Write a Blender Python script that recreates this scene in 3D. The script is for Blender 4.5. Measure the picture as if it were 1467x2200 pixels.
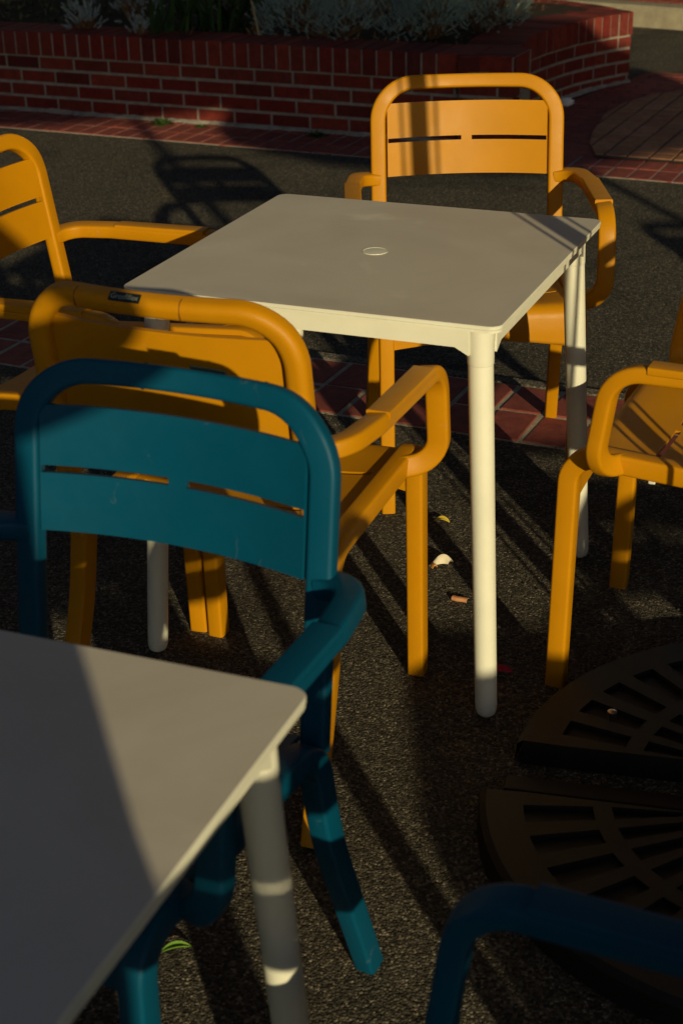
import bpy, bmesh, math, random
from mathutils import Vector, Matrix
random.seed(7)
SC = bpy.context.scene
for o in list(bpy.data.objects): bpy.data.objects.remove(o)
COL = SC.collection
R = math.radians
PI = math.pi

# ------------------------------------------------------------------ camera
cam_d = bpy.data.cameras.new('camera'); cam = bpy.data.objects.new('camera', cam_d); COL.objects.link(cam)
pitch, roll = .4446, -.0227
cam_d.sensor_fit = 'VERTICAL'; cam_d.sensor_height = 36.0; cam_d.lens = 3400/2200*36
cam.location = (-.073, -2.849, 1.56)
cam.matrix_world = Matrix.Translation((-.073, -2.849, 1.56)) @ Matrix.Rotation(PI/2 - pitch, 4, 'X') @ Matrix.Rotation(roll, 4, 'Z')
cam_d.clip_start = .02; cam_d.clip_end = 400
cam_d.dof.use_dof = True; cam_d.dof.focus_distance = 3.25; cam_d.dof.aperture_fstop = 7.1
SC.camera = cam

# ------------------------------------------------------------------ light
SUN_EL, SUN_AZ = R(15.0), R(286)          # azimuth of the sun, counter-clockwise from +x
sd = Vector((math.cos(SUN_AZ)*math.cos(SUN_EL), math.sin(SUN_AZ)*math.cos(SUN_EL), math.sin(SUN_EL)))
sun_d = bpy.data.lights.new('sun', 'SUN'); sun = bpy.data.objects.new('sun', sun_d); COL.objects.link(sun)
sun_d.energy = 5.0; sun_d.angle = R(.6); sun_d.color = (1, .83, .48)
sun.rotation_euler = (-sd).to_track_quat('-Z', 'Y').to_euler(); sun.location = sd*30
W = bpy.data.worlds.new('World'); SC.world = W; W.use_nodes = True
nt = W.node_tree; bg = nt.nodes['Background']; sky = nt.nodes.new('ShaderNodeTexSky')
sky.sky_type = 'NISHITA'; sky.sun_disc = False; sky.sun_elevation = SUN_EL; sky.sun_rotation = math.atan2(sd.x, sd.y)
bg.inputs[1].default_value = .062; sky.air_density = .8; sky.dust_density = .9; sky.ozone_density = 1.6
nt.links.new(sky.outputs[0], bg.inputs[0])
SC.view_settings.view_transform = 'Standard'; SC.view_settings.look = 'None'
SC.view_settings.exposure = -.4; SC.view_settings.gamma = 1

# ------------------------------------------------------------------ materials
def mat(name, color=(.5,.5,.5), rough=.5, spec=.5):
    m = bpy.data.materials.new(name); m.use_nodes = True
    b = m.node_tree.nodes['Principled BSDF']
    b.inputs['Base Color'].default_value = (*color, 1); b.inputs['Roughness'].default_value = rough
    b.inputs['Specular IOR Level'].default_value = spec
    return m, m.node_tree, b
def N(t, kind, **kw):
    n = t.nodes.new('ShaderNode'+kind)
    for k, v in kw.items():
        if k.startswith('_'): setattr(n, k[1:], v)
        else: n.inputs[k.replace('__', ' ')].default_value = v
    return n
def ramp(t, fac, stops):
    r = t.nodes.new('ShaderNodeValToRGB'); e = r.color_ramp.elements
    while len(e) < len(stops): e.new(.5)
    for el, (p, c) in zip(e, stops): el.position = p; el.color = (*c, 1) if len(c) == 3 else c
    t.links.new(fac, r.inputs[0]); return r
def coords(t, scale=(1,1,1), kind='Object'):
    tc = t.nodes.new('ShaderNodeTexCoord'); mp = t.nodes.new('ShaderNodeMapping'); mp.inputs['Scale'].default_value = scale
    t.links.new(tc.outputs[kind], mp.inputs[0]); return mp.outputs[0]
def bump(t, b, h, strength=.3, dist=.01, prev=None):
    n = t.nodes.new('ShaderNodeBump'); n.inputs['Strength'].default_value = strength; n.inputs['Distance'].default_value = dist
    t.links.new(h, n.inputs['Height'])
    if prev: t.links.new(prev, n.inputs['Normal'])
    t.links.new(n.outputs[0], b.inputs['Normal']); return n.outputs[0]
def mix(t, fac, a, b, mode='MIX'):
    n = t.nodes.new('ShaderNodeMix'); n.data_type = 'RGBA'; n.blend_type = mode
    for s, v in ((0, fac), (6, a), (7, b)):
        if hasattr(v, 'links') or hasattr(v, 'is_linked'): t.links.new(v, n.inputs[s])
        else: n.inputs[s].default_value = v if s == 0 else (*v, 1)
    return n.outputs[2]

def plastic(name, col, rough=.42, specks=0.0, spec=.35):
    m, t, b = mat(name, col, rough, spec)
    c = coords(t)
    n1 = N(t, 'TexNoise', Scale=9., Detail=5., Roughness=.6); t.links.new(c, n1.inputs[0])
    out = mix(t, n1.outputs[0], tuple(x*.86 for x in col), tuple(min(1, x*1.12) for x in col))
    if specks:                                     # paint chips and dried drops
        v = N(t, 'TexVoronoi', Scale=17.); t.links.new(c, v.inputs[0])
        r = ramp(t, v.outputs['Distance'], [(0, (1,1,1)), (.035, (1,1,1)), (.05, (0,0,0))])
        s2 = N(t, 'TexVoronoi', Scale=17.); t.links.new(c, s2.inputs[0])
        r2 = ramp(t, s2.outputs['Color'], [(.9, (0,0,0)), (.91, (1,1,1))])
        k = mix(t, 1.0, r.outputs[0], r2.outputs[0], 'MULTIPLY')
        out = mix(t, k, out, (.5,.5,.45))
    sw = N(t, 'TexWave', Scale=3., Distortion=14., Detail=5.); sw.inputs['Detail Scale'].default_value = 3.; t.links.new(c, sw.inputs[0])
    sw2 = N(t, 'TexNoise', Scale=21., Detail=3.); t.links.new(c, sw2.inputs[0])
    k1 = ramp(t, sw.outputs[0], [(.985, (0,0,0)), (.998, (1,1,1))]); k2 = ramp(t, sw2.outputs[0], [(.60, (0,0,0)), (.66, (.5,)*3)])
    out = mix(t, mix(t, 1.0, k1.outputs[0], k2.outputs[0], 'MULTIPLY'), out, tuple(min(1, x*.8+.05) for x in col))
    t.links.new(out, b.inputs['Base Color'])
    n2 = N(t, 'TexNoise', Scale=14., Detail=6., Roughness=.7); t.links.new(c, n2.inputs[0])
    rr = ramp(t, n2.outputs[0], [(.3, (rough-.07,)*3), (.75, (rough+.12,)*3)]); t.links.new(rr.outputs[0], b.inputs['Roughness'])
    g = N(t, 'TexNoise', Scale=620., Detail=3.); t.links.new(c, g.inputs[0])
    bump(t, b, g.outputs[0], .28, .0008)
    return m
M = {}
M['yellow'] = plastic('yellow_plastic', (.50, .218, .002), .42, 0, .22)
M['blue'] = plastic('blue_plastic', (.0005, .064, .128), .46, 1, .2)
M['seam_yellow'], _t, _b = mat('seam_yellow', (.20,.075,.001), .7); M['seam_blue'], _t, _b = mat('seam_blue', (.0005,.02,.04), .7)
M['cream'] = plastic('cream_plastic', (.74, .745, .63), .45)
def tabletop_mat():
    m, t, b = mat('laminate', (.74,.73,.70), .5, .4)
    c = coords(t)
    n = N(t, 'TexNoise', Scale=3.2, Detail=7., Roughness=.65, Distortion=.8); t.links.new(c, n.inputs[0])
    r = ramp(t, n.outputs[0], [(.3, (.53,.48,.405)), (.55, (.60,.555,.485)), (.8, (.64,.60,.53))])
    v = N(t, 'TexNoise', Scale=7., Detail=3., Roughness=.5); t.links.new(c, v.inputs[0])
    s = ramp(t, v.outputs[0], [(.63, (0,0,0)), (.74, (.8,)*3)])
    out = mix(t, s.outputs[0], r.outputs[0], (.72,.68,.60))
    cs = coords(t, (9, 90, 9)); z1 = N(t, 'TexNoise', Scale=3., Detail=4., Distortion=.6); t.links.new(cs, z1.inputs[0])
    zr = ramp(t, z1.outputs[0], [(.66, (0,0,0)), (.72, (.35,)*3)]); zm = ramp(t, n.outputs[0], [(.5, (0,0,0)), (.62, (1,1,1))])
    out = mix(t, mix(t, 1.0, zr.outputs[0], zm.outputs[0], 'MULTIPLY'), out, (.76,.72,.63))
    d = N(t, 'TexVoronoi', Scale=6.); t.links.new(c, d.inputs[0])
    ds = ramp(t, d.outputs['Distance'], [(0, (1,1,1)), (.012, (1,1,1)), (.02, (0,0,0))])
    out = mix(t, ds.outputs[0], out, (.12,.10,.08))
    t.links.new(out, b.inputs['Base Color'])
    rr = ramp(t, n.outputs[0], [(.3, (.38,)*3), (.7, (.58,)*3)]); t.links.new(rr.outputs[0], b.inputs['Roughness'])
    g = N(t, 'TexNoise', Scale=500., Detail=2.); t.links.new(c, g.inputs[0]); bump(t, b, g.outputs[0], .06, .0006)
    return m
M['top'] = tabletop_mat()
def asphalt_mat(name, lo, hi, sc=1.0, stone=(.34,.29,.22)):
    m, t, b = mat(name, lo, .85, .25)
    c = coords(t)
    v = N(t, 'TexVoronoi', Scale=225.*sc, Randomness=1.); t.links.new(c, v.inputs[0])
    v2 = N(t, 'TexVoronoi', Scale=470.*sc); t.links.new(c, v2.inputs[0])
    big = N(t, 'TexNoise', Scale=1.7, Detail=6., Roughness=.65); t.links.new(c, big.inputs[0])
    base = mix(t, big.outputs[0], lo, hi)
    sep = N(t, 'SeparateColor'); t.links.new(v.outputs['Color'], sep.inputs[0])
    tone = ramp(t, sep.outputs[0], [(0, (.30,)*3), (.5, (.8,)*3), (.9, (1.5,)*3), (1, (2.5,)*3)])
    col = mix(t, 1.0, base, tone.outputs[0], 'MULTIPLY')
    pick = ramp(t, sep.outputs[1], [(.955, (0,0,0)), (.965, (1,1,1))])
    col = mix(t, pick.outputs[0], col, stone)  # pale stones, colour lifted to stand in for sun glints
    stn = N(t, 'TexNoise', Scale=.9, Detail=8., Roughness=.72, Distortion=1.2); t.links.new(c, stn.inputs[0])
    sr = ramp(t, stn.outputs[0], [(.36, (.60,)*3), (.47, (1,)*3), (.62, (1.06,)*3), (.70, (1.28,1.22,1.1))])
    col = mix(t, 1.0, col, sr.outputs[0], 'MULTIPLY')
    t.links.new(col, b.inputs['Base Color'])
    h1 = ramp(t, v.outputs['Distance'], [(0, (1,1,1)), (.75, (0,0,0))])
    n3 = N(t, 'TexNoise', Scale=60.*sc, Detail=4., Roughness=.7); t.links.new(c, n3.inputs[0])
    p = bump(t, b, n3.outputs[0], .6, .010)
    p = bump(t, b, h1.outputs[0], 1.0, .009, p)
    h2 = ramp(t, v2.outputs['Distance'], [(0, (1,1,1)), (.7, (0,0,0))])
    bump(t, b, h2.outputs[0], .5, .003, p)
    return m
M['asphalt'] = asphalt_mat('asphalt', (.085,.077,.060), (.14,.124,.095))
M['gravel'] = asphalt_mat('gravel_mortar', (.17,.15,.12), (.26,.23,.18), 1.3, (.5,.44,.34))
def brick_mat(name, cols, rough=.8):
    m, t, b = mat(name, cols[0], rough, .3)
    g = t.nodes.new('ShaderNodeNewGeometry')
    n = len(cols); r = ramp(t, g.outputs['Random Per Island'], [((i+.5)/n, c) for i, c in enumerate(cols)])
    c = coords(t)
    n1 = N(t, 'TexNoise', Scale=26., Detail=7., Roughness=.7); t.links.new(c, n1.inputs[0])
    d = ramp(t, n1.outputs[0], [(.25, (.55,)*3), (.6, (1.05,)*3), (.8, (1.25,)*3)])
    out = mix(t, 1.0, r.outputs[0], d.outputs[0], 'MULTIPLY')
    n2 = N(t, 'TexNoise', Scale=6., Detail=5., Roughness=.6); t.links.new(c, n2.inputs[0])
    k = ramp(t, n2.outputs[0], [(.60, (0,0,0)), (.8, (.45,)*3)])
    out = mix(t, k.outputs[0], out, (.09,.07,.06))
    t.links.new(out, b.inputs['Base Color'])
    n3 = N(t, 'TexNoise', Scale=160., Detail=5., Roughness=.75); t.links.new(c, n3.inputs[0])
    bump(t, b, n3.outputs[0], .5, .004)
    return m
M['wall_brick'] = brick_mat('red_wall_brick', [(.175,.019,.013), (.135,.015,.012), (.225,.036,.021), (.085,.012,.010), (.195,.026,.016), (.155,.026,.019)])
M['paver'] = brick_mat('red_paver', [(.25,.060,.045), (.21,.050,.042), (.29,.075,.052), (.23,.055,.042), (.27,.07,.05)])
M['tan_paver'] = brick_mat('tan_paver', [(.40,.19,.09), (.34,.16,.08), (.44,.21,.11), (.36,.15,.075)])
def simple(name, a, b_, scale, rough=.9, bs=.5, bd=.005, bscale=None, spec=.3):
    m, t, b = mat(name, a, rough, spec); c = coords(t)
    n = N(t, 'TexNoise', Scale=scale, Detail=7., Roughness=.68); t.links.new(c, n.inputs[0])
    r = ramp(t, n.outputs[0], [(.3, a), (.7, b_)]); t.links.new(r.outputs[0], b.inputs['Base Color'])
    n2 = N(t, 'TexNoise', Scale=bscale or scale*5, Detail=5., Roughness=.7); t.links.new(c, n2.inputs[0])
    bump(t, b, n2.outputs[0], bs, bd)
    return m
M['mortar'] = simple('mortar', (.19,.18,.155), (.35,.325,.28), 25, .95, .7, .006)
M['joint'] = simple('paving_joint', (.28,.25,.19), (.50,.44,.33), 40, .95, .8, .006)
M['dark_joint'] = simple('dark_paving_joint', (.05,.045,.04), (.10,.09,.075), 30, .95, .8, .006)
M['concrete'] = simple('kerb_concrete', (.24,.21,.15), (.36,.32,.22), 12, .95, .6, .008)
M['soil'] = simple('planter_soil', (.018,.013,.009), (.05,.036,.022), 14, 1, 1, .03)
M['iron'] = simple('dark_base_plastic', (.0055,.0052,.0045), (.012,.011,.009), 20, .5, .6, .0015, 420, .35)
M['pole'] = simple('parasol_aluminium', (.10,.10,.10), (.13,.13,.13), 30, .4, .05, .001, None, .5)
M['cloth'] = simple('canopy_cloth', (.42,.38,.30), (.48,.44,.35), 20, .95, .2, .001, 400)
M['steel'], _t, _b = mat('bolt_steel', (.55,.52,.48), .3); _b.inputs['Metallic'].default_value = 1
M['plate'], _t, _b = mat('plate_dark', (.008,.016,.018), .35)
M['letter'], _t, _b = mat('plate_lettering', (.30,.33,.28), .45)
M['white_clip'], _t, _b = mat('white_clip', (.75,.74,.70), .5)

# ------------------------------------------------------------------ helpers
def link(name, bm, m, parent=None, smooth=None, mats=None):
    bmesh.ops.recalc_face_normals(bm, faces=bm.faces)
    me = bpy.data.meshes.new(name); bm.to_mesh(me); bm.free()
    for k in (mats or [m]): me.materials.append(M[k] if isinstance(k, str) else k)
    if smooth is not None:
        me.shade_smooth(); me.set_sharp_from_angle(angle=R(smooth))
    o = bpy.data.objects.new(name, me); COL.objects.link(o)
    if parent: o.parent = parent
    return o
def tag(o, label, cat, group=None, kind=None):
    o['label'] = label; o['category'] = cat
    if group: o['group'] = group
    if kind: o['kind'] = kind
    return o
def thing(name, label, cat, loc=(0,0,0), rz=0, group=None):
    o = bpy.data.objects.new(name, None); o.empty_display_size = .1; COL.objects.link(o)
    o.location = loc; o.rotation_euler = (0, 0, rz)
    return tag(o, label, cat, group)
def dup(root, label, loc, rz, m=None):
    def cp(o, parent):
        c = o.copy(); COL.objects.link(c); c.parent = parent
        for ch in [x for x in ALL if x.parent == o]: cp(ch, c)
        return c
    ALL = list(COL.objects)
    r = cp(root, None); r.location = loc; r.rotation_euler = (0, 0, rz); r['label'] = label
    return r
def box(bm, x0, x1, y0, y1, z0, z1, bev=0, seg=2, mtx=None, mi=0):
    vs = [bm.verts.new(p) for p in ((x0,y0,z0),(x1,y0,z0),(x1,y1,z0),(x0,y1,z0),(x0,y0,z1),(x1,y0,z1),(x1,y1,z1),(x0,y1,z1))]
    fs = [bm.faces.new([vs[i] for i in f]) for f in ((3,2,1,0),(4,5,6,7),(0,1,5,4),(1,2,6,5),(2,3,7,6),(3,0,4,7))]
    for f in fs: f.material_index = mi
    if mtx is not None: bmesh.ops.transform(bm, matrix=mtx, verts=vs)
    if bev:
        es = list({e for f in fs for e in f.edges})
        bmesh.ops.bevel(bm, geom=es, offset=bev, segments=seg, affect='EDGES', profile=.5)
def fillet(pts, rads, n=7):
    """polyline with rounded corners"""
    pts = [Vector(p) for p in pts]; out = [pts[0]]
    for i in range(1, len(pts)-1):
        a, p, b = pts[i-1], pts[i], pts[i+1]; r = rads[i-1]
        u = (a-p).normalized(); v = (b-p).normalized(); ang = u.angle(v)
        if r <= 0 or ang > PI-.02: out.append(p); continue
        d = min(r/math.tan(ang/2), (a-p).length*.49 if i > 1 else (a-p).length*.98, (b-p).length*.98)
        r2 = d*math.tan(ang/2); c = p + (u+v).normalized()*(r2/math.sin(ang/2))
        s = p+u*d-c; e = p+v*d-c; tot = s.angle(e); ax = s.cross(e).normalized()
        for k in range(n+1): out.append(c + Matrix.Rotation(tot*k/n, 3, ax) @ s)
    out.append(pts[-1]); return out
def resample(pts, step):
    out = [pts[0]]
    for a, b in zip(pts, pts[1:]):
        n = max(1, int((b-a).length/step))
        for k in range(1, n+1): out.append(a.lerp(b, k/n))
    return out
def section(w, h, r, seg=3, rb=None):
    out = []; q = rb or r; r0 = r
    for cx, cy, a0, r in ((w/2-r, h/2-r, 0, r0), (-w/2+r, h/2-r, 90, r0), (-w/2+q, -h/2+q, 180, q), (w/2-q, -h/2+q, 270, q)):
        for k in range(seg+1):
            a = R(a0+90*k/seg); out.append((cx+r*math.cos(a), cy+r*math.sin(a)))
    return out
def sweep(bm, pts, a0, w, h, r, caps=(True, True), wfun=None, seg=3, rb=None):
    """rounded bar along pts with parallel transported frame; a0 = direction of the width"""
    pts = [Vector(p) for p in pts]; n = len(pts); rings = []; a = Vector(a0)
    for i, p in enumerate(pts):
        t = (pts[min(i+1, n-1)] - pts[max(i-1, 0)]).normalized()
        a = (a - t*a.dot(t)).normalized(); b = t.cross(a)
        k = wfun(i/(n-1)) if wfun else (1, 1)
        rings.append([bm.verts.new(p + a*x*k[0] + b*y*k[1]) for x, y in section(w, h, r, seg, rb)])
    m = len(rings[0])
    for A, B in zip(rings, rings[1:]):
        for j in range(m): bm.faces.new((A[j], A[(j+1) % m], B[(j+1) % m], B[j]))
    for c, ring in zip(caps, (rings[0][::-1], rings[-1])):
        if c: bm.faces.new(ring)
def lathe(bm, prof, n=28, mtx=None, axis=None):
    rings = []
    for r, z in prof:
        if r < 1e-6: rings.append([bm.verts.new((0,0,z))])
        else: rings.append([bm.verts.new((r*math.cos(2*PI*k/n), r*math.sin(2*PI*k/n), z)) for k in range(n)])
    for A, B in zip(rings, rings[1:]):
        for k in range(n):
            q = (k+1) % n
            if len(A) == 1: bm.faces.new((A[0], B[q], B[k]))
            elif len(B) == 1: bm.faces.new((A[k], A[q], B[0]))
            else: bm.faces.new((A[k], A[q], B[q], B[k]))
    if mtx is not None: bmesh.ops.transform(bm, matrix=mtx, verts=[v for r in rings for v in r])
def slab(bm, us, vs, hole, f, th):
    """sheet f(u,v) with thickness th along -normal; hole(u,v) removes cells"""
    def nrm(u, v):
        e = 1e-4; return (Vector(f(u+e, v))-Vector(f(u-e, v))).cross(Vector(f(u, v+e))-Vector(f(u, v-e))).normalized()
    F = [[bm.verts.new(f(u, v)) for v in vs] for u in us]
    B = [[bm.verts.new(Vector(f(u, v)) - nrm(u, v)*th) for v in vs] for u in us]
    nu, nv = len(us)-1, len(vs)-1
    ok = lambda i, j: 0 <= i < nu and 0 <= j < nv and not hole((us[i]+us[i+1])/2, (vs[j]+vs[j+1])/2)
    for i in range(nu):
        for j in range(nv):
            if not ok(i, j): continue
            bm.faces.new((F[i][j], F[i+1][j], F[i+1][j+1], F[i][j+1])); bm.faces.new((B[i][j+1], B[i+1][j+1], B[i+1][j], B[i][j]))
            if not ok(i-1, j): bm.faces.new((F[i][j+1], B[i][j+1], B[i][j], F[i][j]))
            if not ok(i+1, j): bm.faces.new((F[i+1][j], B[i+1][j], B[i+1][j+1], F[i+1][j+1]))
            if not ok(i, j-1): bm.faces.new((F[i][j], B[i][j], B[i+1][j], F[i+1][j]))
            if not ok(i, j+1): bm.faces.new((F[i+1][j+1], B[i+1][j+1], B[i][j+1], F[i][j+1]))
    bmesh.ops.delete(bm, geom=[v for v in bm.verts if not v.link_faces], context='VERTS')
def lin(a, b, n): return [a+(b-a)*k/n for k in range(n+1)]
def merge(*ls): return sorted({round(x, 5) for l in ls for x in l})

# ------------------------------------------------------------------ ground: paving grid runs along E (along the kerb) and NV (away)
GA = R(-25); E = Vector((math.cos(GA), math.sin(GA), 0)); NV = Vector((-math.sin(GA), math.cos(GA), 0))
ZB = -.033                                       # level beyond the shallow step
def st(s, t, z=0.): return E*s + NV*t + Vector((0, 0, z))
def strip_sheet(name, prof, s0, s1, m, kind='structure', n=1):
    bm = bmesh.new(); rows = [[bm.verts.new(st(s, t, z)) for s in lin(s0, s1, n)] for t, z in prof]
    for A, B in zip(rows, rows[1:]):
        for k in range(n): bm.faces.new((A[k], A[k+1], B[k+1], B[k]))
    o = link(name, bm, m); o['kind'] = kind; return o
strip_sheet('ground', [(-60, 0), (1.31, 0), (1.322, ZB), (130, ZB)], -110, 110, 'asphalt')
def clip_poly(poly, clip):
    out = poly
    for i in range(len(clip)):
        a, b = clip[i], clip[(i+1) % len(clip)]; inp, out = out, []
        if not inp: return []
        side = lambda p: (b[0]-a[0])*(p[1]-a[1])-(b[1]-a[1])*(p[0]-a[0])
        for j in range(len(inp)):
            p, q = inp[j-1], inp[j]; sp, sq = side(p), side(q)
            if (sp >= 0) != (sq >= 0):
                k = sp/(sp-sq); out.append((p[0]+(q[0]-p[0])*k, p[1]+(q[1]-p[1])*k))
            if sq >= 0: out.append(q)
    return out
def pave(bm, s0, s1, t0, t1, ds, dt, joint, z, h=.003, clip=None, jit=.002, stagger=0):
    """individual paving bricks, in (s,t)"""
    j = 0; t = t0
    while t < t1-1e-4:
        s = s0 - (stagger*ds if j % 2 else 0)
        while s < s1:
            c = joint/2; r = lambda: random.uniform(-jit, jit)
            q = [(s+c+r(), t+c+r()), (s+ds-c+r(), t+c+r()), (s+ds-c+r(), t+dt-c+r()), (s+c+r(), t+dt-c+r())]
            if clip: q = clip_poly(q, clip)
            if len(q) >= 3:
                zz = z + h + random.uniform(-.0015, .0015); tx, ty = random.uniform(-.006, .006), random.uniform(-.006, .006)
                cs = sum(p[0] for p in q)/len(q); ct = sum(p[1] for p in q)/len(q)
                ins = .0025
                top = [bm.verts.new(st(cs+(p[0]-cs)*(1-ins/max(ds,dt)*2), ct+(p[1]-ct)*(1-ins/max(ds,dt)*2), zz+tx*(p[0]-cs)+ty*(p[1]-ct))) for p in q]
                mid = [bm.verts.new(st(p[0], p[1], zz-.0025)) for p in q]
                bot = [bm.verts.new(st(p[0], p[1], z-.004)) for p in q]
                m = len(q); bm.faces.new(top)
                for k in range(m):
                    l = (k+1) % m
                    bm.faces.new((mid[k], mid[l], top[l], top[k])); bm.faces.new((bot[k], bot[l], mid[l], mid[k]))
            s += ds
        t += dt; j += 1
# brick band beside the tables
strip_sheet('paving_joint_bed', [(.885, -.012), (.887, .001), (1.266, .001), (1.268, -.012)], -4, 5, 'joint')
bm = bmesh.new(); pave(bm, -4, 5, .888, 1.26, .125, .188, .017, .001)
o = link('brick_paving_band', bm, 'paver'); o['kind'] = 'structure'
strip_sheet('gravel_edge', [(1.268, -.012), (1.27, .004), (1.309, .004), (1.316, -.02)], -4, 5, 'gravel')
# brick border at the foot of the planter
strip_sheet('border_joint_bed', [(3.762, ZB-.01), (3.764, ZB+.003), (4.13, ZB+.003)], -7, 4.5, 'mortar')
bm = bmesh.new(); pave(bm, -7, 4.5, 3.76, 4.10, .0955, .165, .010, ZB+.003)
o = link('brick_border', bm, 'paver'); o['kind'] = 'structure'
# red and tan paving right of the planter
RED = [(-1.4, 4.09), (4.5, 4.09), (4.5, 6.15), (-1.02, 6.15), (-1.25, 5.0)]
bm = bmesh.new(); bm.faces.new([bm.verts.new(st(s, t, ZB+.003)) for s, t in RED])
o = link('red_joint_bed', bm, 'dark_joint'); o['kind'] = 'structure'
bm = bmesh.new(); pave(bm, -1.6, 4.5, 4.095, 6.13, .205, .072, .008, ZB+.003, clip=RED, stagger=.5)
o = link('red_brick_paving', bm, 'paver'); o['kind'] = 'structure'
def TS(x, y): return (x*E.x+y*E.y, x*NV.x+y*NV.y)
TAN = [TS(*p) for p in ((1.062,3.99), (4.6,2.34), (5.2,3.6), (2.00,5.45), (1.76,5.44), (1.545,5.32), (1.375,5.13), (1.24,4.87), (1.12,4.47), (1.075,4.25))]
bm = bmesh.new(); bm.faces.new([bm.verts.new(st(s, t, ZB+.0115)) for s, t in TAN])
o = link('tan_joint_bed', bm, 'dark_joint'); o['kind'] = 'structure'
bm = bmesh.new(); pave(bm, -1.5, 4.6, 4.10, 6.0, .1, .1025, .010, ZB+.0115, h=.004, clip=TAN, stagger=0)
o = link('tan_brick_paving', bm, 'tan_paver'); o['kind'] = 'structure'
# far strip of bricks, kerb and upper pavement
bm = bmesh.new()
def quad(bm, pts): bm.faces.new([bm.verts.new(p) for p in pts])
FA = R(-35); FE = Vector((math.cos(FA), math.sin(FA), 0)); FN = Vector((-math.sin(FA), math.cos(FA), 0)); FO = Vector((2.0, 7.55, 0))
def fst(a, b, z): return FO + FE*a + FN*b + Vector((0, 0, z))
KZ = ZB+.13
prof = [(-.02, ZB-.02), (0, ZB+.11), (.012, KZ), (.16, KZ)]
rows = [[bm.verts.new(fst(a, b, z)) for a in (-6, 6)] for b, z in prof]
for A, B in zip(rows, rows[1:]): bm.faces.new((A[0], A[1], B[1], B[0]))
o = link('kerb', bm, 'concrete'); o['kind'] = 'structure'
bm = bmesh.new(); quad(bm, [fst(-6, .16, KZ), fst(6, .16, KZ), fst(6, 9, KZ), fst(-6, 9, KZ)])
o = link('upper_pavement', bm, 'asphalt'); o['kind'] = 'structure'
bm = bmesh.new()
for k in range(-60, 60):
    for b in range(2):
        x = k*.1; y = .17+b*.16
        box(bm, x+.005, x+.095, y+.005, y+.155, KZ-.01, KZ+.008)
bmesh.ops.transform(bm, matrix=Matrix.Translation(FO) @ Matrix.Rotation(FA, 4, 'Z'), verts=bm.verts)
o = link('upper_brick_strip', bm, 'paver'); o['kind'] = 'structure'

# ------------------------------------------------------------------ brick planter
corner = Vector((.731, 4.262, 0)); endp = Vector((1.505, 5.77, 0))
straight = [st(-7.0, 4.115), st(-1.135, 4.15)]
curve = [Vector(p+(0,)) for p in ((.728,4.27), (.765,4.47), (.823,4.73), (.90,4.955), (1.03,5.19), (1.19,5.42), (1.345,5.59), (1.505,5.735))]
ret = [Vector((1.505,5.735,0)), Vector((1.36,6.02,0)), Vector((.95,6.5,0)), Vector((-.2,7.4,0))]
def smooth_path(p, n=8):
    out = []
    for i in range(len(p)-1):
        a, b, c, d = p[max(i-1,0)], p[i], p[i+1], p[min(i+2,len(p)-1)]
        for k in range(n):
            t = k/n; out.append(.5*((2*b)+(c-a)*t+(2*a-5*b+4*c-d)*t*t+(3*b-a-3*c+d)*t**3))
    out.append(p[-1]); return out
class Path:
    def __init__(s, pts):
        s.p = pts; s.l = [0]
        for a, b in zip(pts, pts[1:]): s.l.append(s.l[-1]+(b-a).length)
        s.L = s.l[-1]
    def at(s, d):
        d = min(max(d, 0), s.L-1e-6)
        for i in range(len(s.p)-1):
            if d <= s.l[i+1]:
                k = (d-s.l[i])/(s.l[i+1]-s.l[i]); t = (s.p[i+1]-s.p[i]).normalized()
                return s.p[i].lerp(s.p[i+1], k), Vector((t.y, -t.x, 0))   # point and outward normal
PS, PC, PR = Path(straight), Path(smooth_path(curve)), Path(ret)
WT = .366; CH = .118
def wtop(path, d): return WT if path is PS else (WT-.035*min(1, d/PC.L) if path is PC else WT-.035)
def curved_brick(bm, path, d0, d1, o0, o1, z0, z1, n=2, bev=.003):
    """brick following the path: o0 inner offset, o1 outer offset"""
    rings = []
    for k in range(n+1):
        e = bev if 0 < k < n else 0
        p, nn = path.at(d0+(d1-d0)*k/n); zt = (wtop(path, d0+(d1-d0)*k/n)-WT)
        rings.append([bm.verts.new(p+nn*o+Vector((0,0,z+zt))) for o, z in ((o0, z0), (o1-bev, z0), (o1, z0+bev), (o1, z1-bev), (o1-bev, z1), (o0, z1))])
    for A, B in zip(rings, rings[1:]):
        for j in range(6): bm.faces.new((A[j], B[j], B[(j+1)%6], A[(j+1)%6]))
    bm.faces.new(rings[0]); bm.faces.new(rings[-1][::-1])
planter = thing('brick_planter', 'long low red brick planter wall with upright brick coping', 'planter', (0,0,0))
bmb, bmc, bmm = bmesh.new(), bmesh.new(), bmesh.new()
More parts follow.
